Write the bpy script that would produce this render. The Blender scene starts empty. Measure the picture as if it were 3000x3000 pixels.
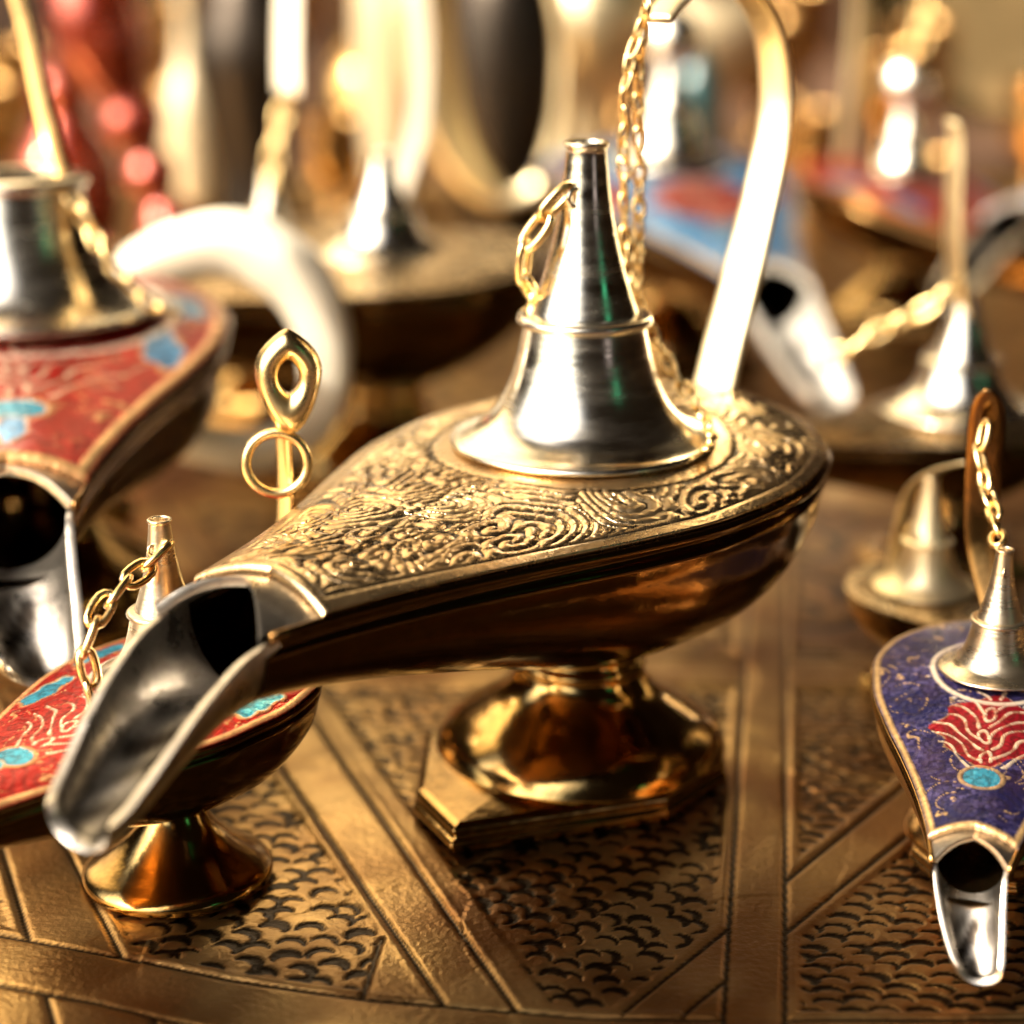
import bpy, math, random
import numpy as np
from mathutils import Vector
S = 0.01                      # everything below is written in centimetres
rnd = random.Random(7)
scene = bpy.context.scene
col = scene.collection
PI = math.pi

# ------------------------------------------------------------------ helpers
def clean_nodes(m):
    m.use_nodes = True
    nt = m.node_tree
    for n in list(nt.nodes):
        nt.nodes.remove(n)
    return nt

def metal(name, base, rough, dark=None, dark_amount=0.35, noise=6.0, bump=0.0, bump_scale=30.0,
          attr=None, attr_dark=None, rough2=None, metallic=1.0, streak=None, coat=0.0):
    """worn metal: tarnish noise over the base colour, uneven roughness, optional bump, optional pigment attribute"""
    m = bpy.data.materials.new(name)
    nt = clean_nodes(m); N = nt.nodes; L = nt.links
    out = N.new('ShaderNodeOutputMaterial'); b = N.new('ShaderNodeBsdfPrincipled')
    L.new(b.outputs[0], out.inputs[0])
    b.inputs['Metallic'].default_value = metallic
    if coat:
        b.inputs['Coat Weight'].default_value = coat
        b.inputs['Coat Roughness'].default_value = 0.12
    tc = N.new('ShaderNodeTexCoord')
    mp = N.new('ShaderNodeMapping'); L.new(tc.outputs['Object'], mp.inputs[0])
    mp.inputs['Scale'].default_value = (100, 100, 100)
    if streak:
        mp.inputs['Scale'].default_value = tuple(100*s for s in streak)
    no = N.new('ShaderNodeTexNoise'); L.new(mp.outputs[0], no.inputs['Vector'])
    no.inputs['Scale'].default_value = noise / 6.0
    no.inputs['Detail'].default_value = 8; no.inputs['Roughness'].default_value = 0.65
    mr = N.new('ShaderNodeMapRange'); L.new(no.outputs['Fac'], mr.inputs['Value'])
    mr.inputs['From Min'].default_value = 0.42; mr.inputs['From Max'].default_value = 0.72
    mr.inputs['To Min'].default_value = 0; mr.inputs['To Max'].default_value = dark_amount
    mix = N.new('ShaderNodeMix'); mix.data_type = 'RGBA'
    L.new(mr.outputs[0], mix.inputs[0])
    d = dark or tuple(c*0.45 for c in base)
    mix.inputs[7].default_value = (*d, 1)
    if attr:
        at = N.new('ShaderNodeAttribute'); at.attribute_name = attr
        L.new(at.outputs['Color'], mix.inputs[6])
    else:
        mix.inputs[6].default_value = (*base, 1)
    last = mix.outputs[2]
    if attr_dark:                      # grooves hold dark patina
        a2 = N.new('ShaderNodeAttribute'); a2.attribute_name = attr_dark
        m2 = N.new('ShaderNodeMix'); m2.data_type = 'RGBA'
        L.new(a2.outputs['Fac'], m2.inputs[0]); L.new(last, m2.inputs[6])
        m2.inputs[7].default_value = (0.016, 0.010, 0.006, 1)
        last = m2.outputs[2]
    L.new(last, b.inputs['Base Color'])
    r = N.new('ShaderNodeMapRange'); L.new(no.outputs['Fac'], r.inputs['Value'])
    r.inputs['From Min'].default_value = 0.3; r.inputs['From Max'].default_value = 0.75
    r.inputs['To Min'].default_value = rough; r.inputs['To Max'].default_value = rough2 or rough*1.8
    L.new(r.outputs[0], b.inputs['Roughness'])
    if bump:
        nb = N.new('ShaderNodeTexNoise'); L.new(mp.outputs[0], nb.inputs['Vector'])
        nb.inputs['Scale'].default_value = bump_scale; nb.inputs['Detail'].default_value = 4
        bp = N.new('ShaderNodeBump'); L.new(nb.outputs['Fac'], bp.inputs['Height'])
        bp.inputs['Strength'].default_value = bump; bp.inputs['Distance'].default_value = 0.0005
        L.new(bp.outputs[0], b.inputs['Normal'])
    return m

BR = (0.50, 0.325, 0.115)
M = {}
M['brass'] = metal('polished_brass', BR, 0.10, (0.17, 0.095, 0.035), 0.8, 5, 0.22, 2.2)
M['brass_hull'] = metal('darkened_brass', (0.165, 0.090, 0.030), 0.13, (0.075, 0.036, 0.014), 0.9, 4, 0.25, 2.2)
M['brass_old'] = metal('aged_brass', (0.52, 0.32, 0.12), 0.15, (0.22, 0.12, 0.05), 0.6, 6, 0.12, 5.0)
M['gold'] = metal('bright_brass', (0.88, 0.66, 0.32), 0.2, (0.55, 0.36, 0.14), 0.35, 6)
M['pale'] = metal('pale_brass', (0.90, 0.77, 0.50), 0.32, (0.7, 0.55, 0.3), 0.3, 6)
M['dark_brass'] = metal('dark_brass', (0.22, 0.12, 0.05), 0.3, (0.09, 0.05, 0.025), 0.6, 6)
M['nickel'] = metal('nickel_silver', (0.80, 0.75, 0.64), 0.12, (0.40, 0.35, 0.27), 0.4, 8, 0.09, 3.0, rough2=.34, streak=(0.5, 0.5, 3.0))
M['nickel_warm'] = metal('warm_nickel', (0.72, 0.62, 0.46), 0.22, (0.4, 0.31, 0.2), 0.5, 9, 0.15, 8.0, streak=(0.5, 0.5, 3.0))
M['spout'] = metal('worn_nickel', (0.60, 0.56, 0.50), 0.20, (0.13, 0.11, 0.09), 0.9, 10, 0.3, 3.0, attr_dark='patina', rough2=.5)
M['dull'] = metal('dull_silver', (0.62, 0.60, 0.55), 0.42, (0.3, 0.27, 0.22), 0.6, 5, 0.2, 3.0, attr_dark='patina', metallic=.7)
M['deck'] = metal('engraved_brass', (0.80, 0.62, 0.36), 0.20, (0.5, 0.33, 0.15), 0.5, 7, 0.2, 9.0, attr='paint', attr_dark='patina')
M['enamel'] = metal('enamel', (0.5, 0.1, 0.05), 0.24, (0.06, 0.02, 0.015), 0.35, 9, 0.4, 9.0, attr='paint', attr_dark='patina', metallic=0.62, coat=0.0)
for n_ in M['enamel'].node_tree.nodes:
    if n_.type == 'BSDF_PRINCIPLED': n_.inputs['Specular IOR Level'].default_value = 0.2
M['tray'] = metal('tray_brass', (0.52, 0.32, 0.13), 0.27, (0.16, 0.08, 0.03), 0.8, 3.2, 0.30, 9.0, attr='paint', attr_dark='patina', rough2=0.45)
M['copper'] = metal('red_copper', (0.30, 0.035, 0.012), 0.16, (0.12, 0.014, 0.008), 0.6, 4, metallic=0.7, coat=1.0)
M['glare_white'] = metal('glare_white', (0.82, 0.77, 0.64), 0.3, (0.7, 0.6, 0.42), 0.3, 3, metallic=0.0, coat=0.5)  # white base stands in for sky glare blown out on metal handles
M['dark_metal'] = metal('blackened_metal', (0.05, 0.042, 0.035), 0.3, (0.02, 0.015, 0.012), 0.5, 5)
M['backwall'] = metal('backdrop_cloth', (0.045, 0.019, 0.006), 0.9, (0.008, 0.003, 0.0015), 1.0, 0.5, metallic=0.0)
M['wood'] = metal('dark_wood', (0.11, 0.055, 0.028), 0.55, (0.045, 0.022, 0.012), 0.8, 1.5, metallic=0.0, streak=(3, .3, 3))
M['cream'] = metal('cream_glaze', (0.58, 0.48, 0.31), 0.25, (0.7, 0.55, 0.33), 0.4, 2, metallic=0.35, coat=0.4)
M['teal'] = metal('dark_teal_glaze', (0.02, 0.09, 0.10), 0.25, None, 0.3, 3, metallic=0.2, coat=0.5)

def mesh(name, verts, faces, mat, parent=None, smooth=True, attrs=None, mats=None, mi=None):
    me = bpy.data.meshes.new(name)
    v = np.asarray(verts, dtype=float) * S
    me.from_pydata(v.tolist(), [], [tuple(int(i) for i in f) for f in faces])
    me.materials.append(mat)
    if smooth:
        me.polygons.foreach_set('use_smooth', [True]*len(me.polygons))
    for k, a in (attrs or {}).items():
        a = np.asarray(a, dtype=np.float32)
        if a.ndim == 2:
            at = me.color_attributes.new(k, 'FLOAT_COLOR', 'POINT')
            at.data.foreach_set('color', np.hstack([a, np.ones((len(a), 1), np.float32)]).ravel())
        else:
            at = me.attributes.new(k, 'FLOAT', 'POINT'); at.data.foreach_set('value', a)
    me.update()
    o = bpy.data.objects.new(name, me); col.objects.link(o)
    if parent:
        o.parent = parent
    return o

class MB:
    """collects shapes; build() links them as ONE mesh"""
    def __init__(self): self.v = []; self.f = []
    def add(self, v, f):
        n = len(self.v); self.v += [tuple(p) for p in v]; self.f += [tuple(i+n for i in q) for q in f]
    def build(self, name, mat, parent=None, smooth=True, **k):
        return mesh(name, self.v, self.f, mat, parent, smooth, **k)

def grid_faces(nu, nv, closed_v=False, closed_u=False):
    f = []
    for i in range(nu if closed_u else nu-1):
        for j in range(nv if closed_v else nv-1):
            a = i*nv+j; b = i*nv+(j+1) % nv; c = ((i+1) % nu)*nv+(j+1) % nv; d = ((i+1) % nu)*nv+j
            f.append((a, b, c, d))
    return f

def smooth_path(pts, n):
    """Catmull-Rom through the points"""
    P = [np.array(p, float) for p in pts]
    P = [2*P[0]-P[1]] + P + [2*P[-1]-P[-2]]
    out = []
    segs = len(P)-3
    for k in range(n):
        t = k/(n-1)*segs; i = min(int(t), segs-1); u = t-i
        p0, p1, p2, p3 = P[i:i+4]
        out.append(0.5*((2*p1)+(-p0+p2)*u+(2*p0-5*p1+4*p2-p3)*u*u+(-p0+3*p1-3*p2+p3)*u**3))
    return np.array(out)

def frames(path):
    T = np.gradient(path, axis=0); T /= np.linalg.norm(T, axis=1)[:, None]+1e-12
    up = np.array([0, 0, 1.]) if abs(T[0][2]) < .9 else np.array([1., 0, 0])
    n = np.cross(T[0], up); n /= np.linalg.norm(n)
    Ns = []
    for t in T:
        n = n - t*np.dot(n, t); n /= np.linalg.norm(n); Ns.append(n.copy())
    Ns = np.array(Ns); Bs = np.cross(T, Ns)
    return T, Ns, Bs

def tube(mb, path, r, seg=10, closed=False, caps=True):
    path = np.array(path, float); n = len(path)
    r = np.broadcast_to(np.array(r, float), (n,))
    if closed:
        T = np.roll(path, -1, 0)-np.roll(path, 1, 0); T /= np.linalg.norm(T, axis=1)[:, None]
        up = np.array([0, 0, 1.]); Ns = np.cross(T, up); Ns /= np.linalg.norm(Ns, axis=1)[:, None]+1e-9; Bs = np.cross(T, Ns)
    else:
        T, Ns, Bs = frames(path)
    v = []
    for i in range(n):
        for j in range(seg):
            a = 2*PI*j/seg
            v.append(path[i]+r[i]*(math.cos(a)*Ns[i]+math.sin(a)*Bs[i]))
    f = grid_faces(n, seg, True, closed)
    if caps and not closed:
        f.append(tuple(range(seg))[::-1]); f.append(tuple((n-1)*seg+j for j in range(seg)))
    mb.add(v, f)

def lathe(mb, prof, seg=64, c=(0, 0), lobes=0, amp=0.0, cap=True, n=None):
    """prof = [(r, z)...]"""
    if n:
        prof = smooth_path([(r, z, 0) for r, z in prof], n)[:, :2]
    v = []
    for (r, z) in prof:
        for j in range(seg):
            a = 2*PI*j/seg
            rr = max(r, 0.0)*(1+amp*math.cos(lobes*a) if lobes else 1)
            v.append((c[0]+rr*math.cos(a), c[1]+rr*math.sin(a), z))
    f = grid_faces(len(prof), seg, True)
    if cap:
        f.append(tuple(range(seg))[::-1]); f.append(tuple((len(prof)-1)*seg+j for j in range(seg)))
    mb.add(v, f)

def strip(mb, path, width, thick, side):
    """a flat band of rounded section along the path; side = the broad direction"""
    path = np.array(path, float); n = len(path)
    width = np.broadcast_to(np.array(width, float), (n,)); thick = np.broadcast_to(np.array(thick, float), (n,))
    T = np.gradient(path, axis=0); T /= np.linalg.norm(T, axis=1)[:, None]
    side = np.array(side, float); v = []; seg = 12
    for i in range(n):
        s = side - T[i]*np.dot(side, T[i]); s /= np.linalg.norm(s); nn = np.cross(T[i], s)
        for j in range(seg):
            a = 2*PI*(j+.5)/seg
            ca, sa = math.cos(a), math.sin(a)
            v.append(path[i]+s*width[i]*.5*math.copysign(abs(ca)**.45, ca)+nn*thick[i]*.5*math.copysign(abs(sa)**.6, sa))
    f = grid_faces(n, seg, True); f.append(tuple(range(seg))[::-1]); f.append(tuple((n-1)*seg+j for j in range(seg)))
    mb.add(v, f)

def chain(mb, path, link=0.42, wire=0.05, wid=0.26):
    path = np.array(path, float)
    d = np.r_[0, np.cumsum(np.linalg.norm(np.diff(path, axis=0), axis=1))]
    n = max(2, int(d[-1]/(link*0.74)))
    c = np.array([[np.interp((k+.5)/n*d[-1], d, path[:, a]) for a in range(3)] for k in range(n)])
    T, Ns, Bs = frames(c)
    for k in range(n):
        tw = (k % 2)*PI/2+0.5+rnd.uniform(-.45, .45)
        T[k] = T[k]+rnd.uniform(-.22, .22)*Ns[k]+rnd.uniform(-.22, .22)*Bs[k]; T[k] /= np.linalg.norm(T[k]); Ns[k] -= T[k]*np.dot(T[k], Ns[k]); Ns[k] /= np.linalg.norm(Ns[k]); Bs[k] = np.cross(T[k], Ns[k])
        s = math.cos(tw)*Ns[k]+math.sin(tw)*Bs[k]
        p = []
        for j in range(14):
            a = 2*PI*j/14
            p.append(c[k]+T[k]*math.cos(a)*link*.5+s*math.sin(a)*wid*.5*(0.8+.2*abs(math.cos(a))))
        p = np.array(p)
        tt = np.roll(p, -1, 0)-np.roll(p, 1, 0); tt /= np.linalg.norm(tt, axis=1)[:, None]
        nz = np.cross(T[k], s); v = []
        for j in range(14):
            b = np.cross(tt[j], nz)
            for q in range(6):
                a = 2*PI*q/6; v.append(p[j]+wire*(math.cos(a)*nz+math.sin(a)*b))
        mb.add(v, grid_faces(14, 6, True, True))

def ring(mb, c, nrm, R, r, n=28, seg=8, sx=1.0):
    nrm = np.array(nrm, float); nrm /= np.linalg.norm(nrm)
    u = np.cross(nrm, (0, 0, 1.)); u = u/np.linalg.norm(u) if np.linalg.norm(u) > 1e-3 else np.array([1., 0, 0])
    w = np.cross(nrm, u); v = []
    for i in range(n):
        a = 2*PI*i/n; d = sx*math.cos(a)*u+math.sin(a)*w
        for j in range(seg):
            b = 2*PI*j/seg; v.append(np.array(c)+R*d+r*(math.cos(b)*d+math.sin(b)*nrm))
    mb.add(v, grid_faces(n, seg, True, True))

def tag(o, label, cat, group=None, kind=None):
    if kind: o['kind'] = kind
    if label: o['label'] = label
    if cat: o['category'] = cat
    if group: o['group'] = group
    return o

def thing(name, label, cat, loc, rotz=0.0, group=None):
    o = bpy.data.objects.new(name, None); col.objects.link(o)
    o.empty_display_size = 0.01
    o.location = (loc[0]*S, loc[1]*S, loc[2]*S); o.rotation_euler = (0, 0, rotz)
    return tag(o, label, cat, group)

def pchip(x, xs, ys):
    xs = np.array(xs, float); ys = np.array(ys, float)
    h = np.diff(xs); d = np.diff(ys)/h
    m = np.zeros_like(xs); m[0] = d[0]; m[-1] = d[-1]
    for i in range(1, len(xs)-1):
        m[i] = 0 if d[i-1]*d[i] <= 0 else 2*d[i-1]*d[i]/(d[i-1]+d[i])
    x = np.clip(np.asarray(x, float), xs[0], xs[-1]); i = np.clip(np.searchsorted(xs, x)-1, 0, len(h)-1)
    t = (x-xs[i])/h[i]
    return ((1+2*t)*(1-t)**2*ys[i]+t*(1-t)**2*h[i]*m[i]+t*t*(3-2*t)*ys[i+1]+t*t*(t-1)*h[i]*m[i+1])

# ------------------------------------------------------------------ the oil lamp
WX = [-4.05, -3.92, -3.6, -2.9, -1.9, -.5, 1.0, 2.5, 4.0, 5.5, 7.0, 7.9, 8.4]
WY = [0.02, 0.85, 1.65, 2.55, 3.2, 3.5, 3.35, 2.85, 2.2, 1.62, 1.18, .99, .90]
def W(x): return pchip(x, WX, WY)
def ZR(x): return pchip(x, [-4.7, -2, 0, 4, 8, 9], [5.45, 5.22, 5.12, 5.02, 4.98, 4.95])
def DEPTH(x): return pchip(x, [-4.05, -3.75, -2.8, -1, 0, 1, 4, 6.5, 7.8, 9], [.42, .9, 1.7, 2.6, 2.8, 2.75, 1.95, 1.35, 1.15, 1.05])
def DOME(x): return pchip(x, [-4.7, -2.5, 0, 2.5, 5, 7, 8, 9], [.05, .32, .42, .30, .24, .30, .42, .42])

def hash2(i, j, k=0):
    h = np.sin(i*127.1+j*311.7+k*74.7)*43758.5453
    return h-np.floor(h)

def swirls(x, y, cell, lam, seed=0):
    """engraved scroll work: spirals round jittered centres; returns height -1..1"""
    bi = np.floor(x/cell); bj = np.floor(y/cell); best = np.full_like(x, 1e9); ph = np.zeros_like(x); th = np.zeros_like(x); k = np.zeros_like(x)
    for di in (-1, 0, 1):
        for dj in (-1, 0, 1):
            i = bi+di; j = bj+dj
            cx = (i+.5+.75*(hash2(i, j, seed)-.5))*cell; cy = (j+.5+.75*(hash2(i, j, seed+1)-.5))*cell
            r = np.hypot(x-cx, y-cy); hit = r < best
            best = np.where(hit, r, best); th = np.where(hit, np.arctan2(y-cy, x-cx), th)
            k = np.where(hit, np.where(hash2(i, j, seed+2) > .5, 1., -1.)*np.where(hash2(i, j, seed+4) > .6, 2., 1.), k)
    return np.sin(2*PI*best/lam+k*th), best

def deck_pattern(style, x, y, v, e, lr=1.0):
    """paint colour, patina 0..1 and relief height (cm) over the deck; e = distance to the rim"""
    n = x.shape
    r = np.hypot(x, y)
    if style == 'engraved':
        h, rr = swirls(x+.22*np.sin(y*2.3+1.3*np.sin(x*1.7)), y+.22*np.sin(x*2.1+1.1*np.sin(y*2.9)), 1.30, 0.20)
        hw, _ = swirls(x*.8+11+.3*np.sin(y*1.9), y*1.5+4+.2*np.sin(x*3), .85, .29, 17)
        mk = np.clip(np.sin(x*1.35+1.9*np.sin(y*1.1))*1.6+.2, 0, 1); h = h*(1-mk)+hw*mk
        h2, _ = swirls(x+5, y+3, .55, .2, 9)
        h = .85*h+.22*h2
        edge = np.clip((e-.28)/.08, 0, 1)*np.clip((r-2.25)/.1, 0, 1)
        h = h*edge
        line = np.exp(-((e-.22)/.035)**2)+np.exp(-((r-2.35)/.05)**2)
        h = h*(1-np.clip(line, 0, 1))-line*1.0
        cen = np.exp(-((np.abs(y)-.02-.35*np.sin(x*.8)**2)/.05)**2)*(x > 2.6)*(x < 6.5)
        h -= cen
        pat = np.clip((-h-.18)/.30, 0, 1); pat = .96*pat*pat*(3-2*pat)
        br = np.clip(.5+.5*np.sin(x*.9+1.2*np.sin(y*1.3))*np.sin(y*1.1+x*.4+1), 0, 1)[..., None]
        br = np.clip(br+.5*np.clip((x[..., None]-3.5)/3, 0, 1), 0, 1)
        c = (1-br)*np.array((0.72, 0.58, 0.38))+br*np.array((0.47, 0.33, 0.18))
        return c, pat, h*.021
    g = np.array((0.56, 0.36, 0.15)); red = np.array((0.26, 0.006, 0.005)); blue = np.array((0.011, 0.012, 0.060))
    cyan = np.array((0.03, 0.25, 0.38)); sky = np.array((0.05, 0.20, 0.40)); pale = np.array((.80, .72, .60))
    base = {'red': red, 'blue': blue, 'skyred': sky, 'redblue': red}[style]
    c = np.ones(n+(3,))*base
    xw = x+.10*np.sin(y*2.3+1)+.05*np.sin(y*5.1); yw = y+.08*np.sin(x*2.7)+.05*np.sin(x*6.1+2)
    sp, rr = swirls(xw, yw, 1.25, .5, 4)
    _, r3 = swirls(xw+7, yw, .8, .5, 14)
    mott = (hash2(np.floor(x/.10), np.floor(y/.10), 5)*.6+hash2(np.floor(x/.23), np.floor(y/.23), 6)*.4)
    lift = np.clip((mott-.42)/.4, 0, 1)*np.clip(np.sin(x*1.9+1)*np.sin(y*2.3)+.70, 0, 1)
    c = c*(1+(.9 if style == 'blue' else .5)*lift[..., None])+lift[..., None]*(np.array((.045, .035, .055)) if style == 'blue' else np.array((.03, .004, .002)))
    thin = np.clip(1-np.abs(np.sin(2*PI*rr/.9+.8*sp))/.16, 0, 1)*(hash2(np.floor(x/.55), np.floor(y/.55), 8) > .48)
    # palmette: fans from a root near the spout back towards the lid
    fx = 4.7-xw; ay = np.abs(yw); rad = np.hypot(fx, yw)
    half = pchip(np.clip(fx, 0, 3.2), [0, .4, 1.1, 2.0, 2.7, 3.2], [.05, .45, 1.05, 1.35, 1.1, .2])*(1+.10*np.sin(fx*7+.5))
    pet = (ay < half)*(fx > 0)*(fx < 3.2)
    pc = {'red': red*1.15, 'blue': np.array((.24, .007, .015)), 'skyred': red*1.3, 'redblue': red*1.2}[style]
    c = np.where(pet[..., None], pc*(.8+.6*lift[..., None]), c)
    ph = fx*2.1-ay*1.75+.42*np.sin(ay*3.4+fx)-.15*ay**2
    fr = np.abs(ph-np.round(ph)); key = np.round(ph)
    reach = half*(.75+.65*hash2(key, key*0+np.sign(yw), 9))+.25
    rib = np.clip(1-fr/(.150-.08*np.clip(ay/1.6, 0, 1)), 0, 1)*(ay < reach)*(ay > .10)*(fx > .15)*(fx < 3.5)
    bud = ((np.mod(fx*1.05, 1)-.5)/.30)**2+(yw/.15)**2
    rib = np.maximum(rib, np.clip(1-np.abs(bud-1)/.45, 0, 1)*(fx > .3)*(fx < 3.0))
    rib = rib*(.55+.45*(hash2(np.floor(fx*4.3), np.floor(yw*5.1), 12) > .22))
    rim_ = np.clip(1-np.abs(ay-half)/.045, 0, 1)*(fx > 0)*(fx < 3.2)*(np.sin(fx*9) > -.2)*.6
    wire = np.maximum(thin*(1-pet)*.85, np.maximum(rib, rim_*.8))
    # turquoise drop at the root, side leaves
    dr = ((x-4.95)/.42)**2+(y/.5)**2
    c = np.where((dr < 1)[..., None], cyan*(.6+.8*mott[..., None]), c); wire = np.where(dr < .8, 0, wire)
    wire = np.maximum(wire, np.clip(1-np.abs(dr-1.25)/.3, 0, 1)*.8)
    if style != 'blue':
        for px, py, q in ((-.3, 2.75, 1), (-.3, -2.75, 1), (-3.2, 0.8, 1), (2.0, 2.3, 1), (2.0, -2.3, 1), (5.9, .0, .7)):
            f_ = ((x-px)/(.85*q))**2+((y-py)/(.34*q))**2+.35*np.sin(x*7+y*5)*np.sin(y*9-x*3)
            c = np.where((f_ < 1)[..., None], {'red': sky, 'redblue': cyan, 'skyred': red}[style]*(.45+1.0*mott[..., None]), c)
            wire = np.maximum(wire*(f_ > 1), np.clip(1-np.abs(f_-1.05)/.22, 0, 1)*.8)
    wire = np.maximum(wire, np.clip(1-np.abs(r-2.20*lr)/.09, 0, 1))
    e2 = np.clip(1-np.abs(e-.10)/.11, 0, 1); wire = np.maximum(wire, e2)
    gold = g*(.75+.5*mott[..., None]); light = np.maximum(rib, np.abs(r-2.22*lr) < .2)[..., None]*.8
    wc = gold*(1-light)+pale*light
    c = c*(1-wire[..., None])+wc*wire[..., None]
    return c, np.clip(.35*(np.sin(2*PI*r3/.3) < -.6)*(1-wire), 0, 1), wire*.028+.006*lift

LID = [(2.02, 0.0), (2.06, .05), (2.02, .10), (1.93, .13), (1.80, .19), (1.55, .34), (1.33, .58), (1.16, .9), (1.04, 1.28), (.965, 1.62), (.93, 1.80),
       (.93, 1.82), (.99, 1.84), (1.03, 1.89), (1.02, 1.96), (.95, 2.0), (.82, 2.01), (.80, 2.05), (.70, 2.35), (.58, 2.75), (.47, 3.2), (.39, 3.65), (.335, 4.1), (.305, 4.4),
       (.31, 4.48), (.335, 4.52), (.335, 4.57), (.27, 4.58), (.25, 4.5), (.24, 4.2)]
PED = [(.80, 2.75), (.92, 2.3), (.95, 2.05), (1.02, 1.98), (1.05, 1.90), (1.0, 1.82), (1.10, 1.62), (1.30, 1.40), (1.62, 1.18), (1.96, .96), (2.22, .72), (2.34, .46)]
BELL = [(.62, 2.75), (.68, 2.35), (.72, 2.1), (.86, 1.75), (1.12, 1.35), (1.5, .95), (1.95, .62), (2.3, .40), (2.45, .22), (2.42, .02)]
FOOT = [(-2.05, -1.9), (1.75, -1.9), (2.9, -1.05), (2.95, 1.1), (1.9, 2.1), (-1.9, 2.1), (-2.75, 1.1), (-2.75, -1.2)]
HANDLE = [(-3.75, 5.3), (-4.1, 6.2), (-4.65, 7.4), (-5.15, 8.6), (-5.5, 9.6), (-5.55, 10.5), (-5.2, 11.4), (-4.4, 12.05), (-3.2, 12.3), (-2.3, 12.0), (-1.85, 11.75)]

def make_lamp(label, loc, theta, s=1.0, style='engraved', lid_s=None, lid_mat='nickel', body='brass', spout_mat='spout',
              res=1.0, handle=HANDLE, handle_w=(.8, .62, .5), handle_mat='gold', chain_pts=None, leaf=False, foot_rot=0.0, foot=FOOT,
              chain_mat='gold', link=.42, lid_parts=True, ring_at=None, nose=0.0, ped=None, leaf_at=None, spout_len=1.0, glint_ball=0, round_tip=False, handle_y=0.0, lid_h=1.0, squat=False, handle_pts=None):
    def ND(x): return nose*np.maximum(np.asarray(x, float)-.2, 0)
    t = thing('oil_lamp', label, 'oil lamp', (loc[0], loc[1], 0.02), theta, 'oil lamps set out on the brass tray')
    ls = lid_s or s
    # hull
    nu = int(90*res)+20; nphi = int(26*res)+12
    xs = -4.05+12.15*(np.linspace(0, 1, nu)**1.6)
    v = []
    for x in xs:
        w, zr, d = float(W(x)), float(ZR(x)-ND(x)), float(DEPTH(x))
        half = [(w*.965, zr-.10), (w*.95, zr-.20), (w*.965, zr-.27), (w*.995+.02, zr-.33), (w*.985, zr-.40)]
        pr = list(half)
        for k in range(1, nphi):
            a = PI*k/nphi
            pr.append((w*.975*math.cos(a)*1.0, zr-.40-max(d-.40, .02)*math.sin(a)**.85))
        pr += [(-y, z) for y, z in half[::-1]]
        v += [(x*s, y*s, z*s) for y, z in pr]
    m = MB(); m.add(v, grid_faces(nu, nphi-1+10))
    # rolled rim
    xr = -4.05+12.10*(np.linspace(0, 1, 70)**1.8)
    rim = [(x, float(W(x))+.0, float(ZR(x)-ND(x))-.04) for x in xr[::-1]]+[(x, -float(W(x)), float(ZR(x)-ND(x))-.04) for x in xr[1:]]
    rm = MB(); tube(rm, np.array(rim)*s, .075*s, 8); m.add(rm.v, rm.f)
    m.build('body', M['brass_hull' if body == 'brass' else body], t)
    # deck plate
    nx, ny = int((520 if res == 1 else 340)*res)+30, int((270 if res == 1 else 170)*res)+20
    u = np.linspace(0, 1, nx)**1.35; vv = np.linspace(-1, 1, ny); vv = np.sign(vv)*(1-(1-np.abs(vv))**1.15)
    U, V = np.meshgrid(u, vv, indexing='ij')
    xe = 7.0+.25*np.abs(V)
    X = -4.03+(xe+4.03)*U; w = W(X); Y = V*w*.985
    E = np.minimum((1-np.abs(V))*w, np.minimum((X+4.05)*1.0, (xe-X)*1.0+.06))
    c, pat, h = deck_pattern(style, X, Y, V, E, ls/s)
    Z = ZR(X)-ND(X)+.02+DOME(X)*(1-V**2)+h
    Z -= np.clip((np.abs(U-1) < .004)*.10, 0, 1)
    P = np.stack([X, Y, Z], -1).reshape(-1, 3)*s
    o = mesh('deck_plate', P, grid_faces(nx, ny), M['deck' if style == 'engraved' else 'enamel'], t,
             attrs={'paint': c.reshape(-1, 3), 'patina': pat.ravel()})
    sm = o.modifiers.new('plate', 'SOLIDIFY'); sm.thickness = .09*s*S; sm.offset = -1
    # spout: an open trough with a thick lip
    ns, nph = int(46*res)+16, int(20*res)+10
    SX = [7.55, 8.3, 9.0, 9.7, 10.2, 10.6, 10.85]; SW = [.97, .93, .88, .81, .73, .65, .54]; SZ = [4.93, 4.80, 4.50, 4.10, 3.78, 3.56, 3.46]
    SD = [1.12, 1.08, .96, .80, .66, .54, .42]
    tt = 1-(1-np.linspace(0, 1, ns))**2
    vo, vi = [], []
    for q in tt:
        x = 7.55+3.30*q; xs_ = lambda v: 7.55+(v-7.55)*spout_len; w, z, d = (float(pchip(x, SX, a)) for a in (SW, SZ, SD))
        by = .45*max(0, (x-8.2)/2.6)**1.6
        xi = 7.72+2.98*q; zi = float(pchip(xi, SX, SZ)); byi = .45*max(0, (xi-8.2)/2.6)**1.6
        wi = max(float(pchip(xi, SX, SW))-.10-.05*q, .05); di = max(float(pchip(xi, SX, SD))-.13, .05)
        if xi < 7.55: wi, di = wi-.05*(7.55-xi), di
        for k in range(nph+1):
            a = PI*k/nph
            vo.append((xs_(x), by+w*math.cos(a), z-float(ND(x))-d*math.sin(a)**.9))
            vi.append((xs_(xi), byi+wi*math.cos(a), zi-float(ND(xi))-.015-di*math.sin(a)**.9))
    fo = grid_faces(ns, nph+1); n0 = len(vo)
    fi = [tuple(i+n0 for i in q)[::-1] for q in fo]
    lip = []
    for i in range(ns-1):
        a, b = i*(nph+1), (i+1)*(nph+1)
        lip.append((a, b, b+n0, a+n0)); a += nph; b += nph; lip.append((b, a, a+n0, b+n0))
    a = (ns-1)*(nph+1)
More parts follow.
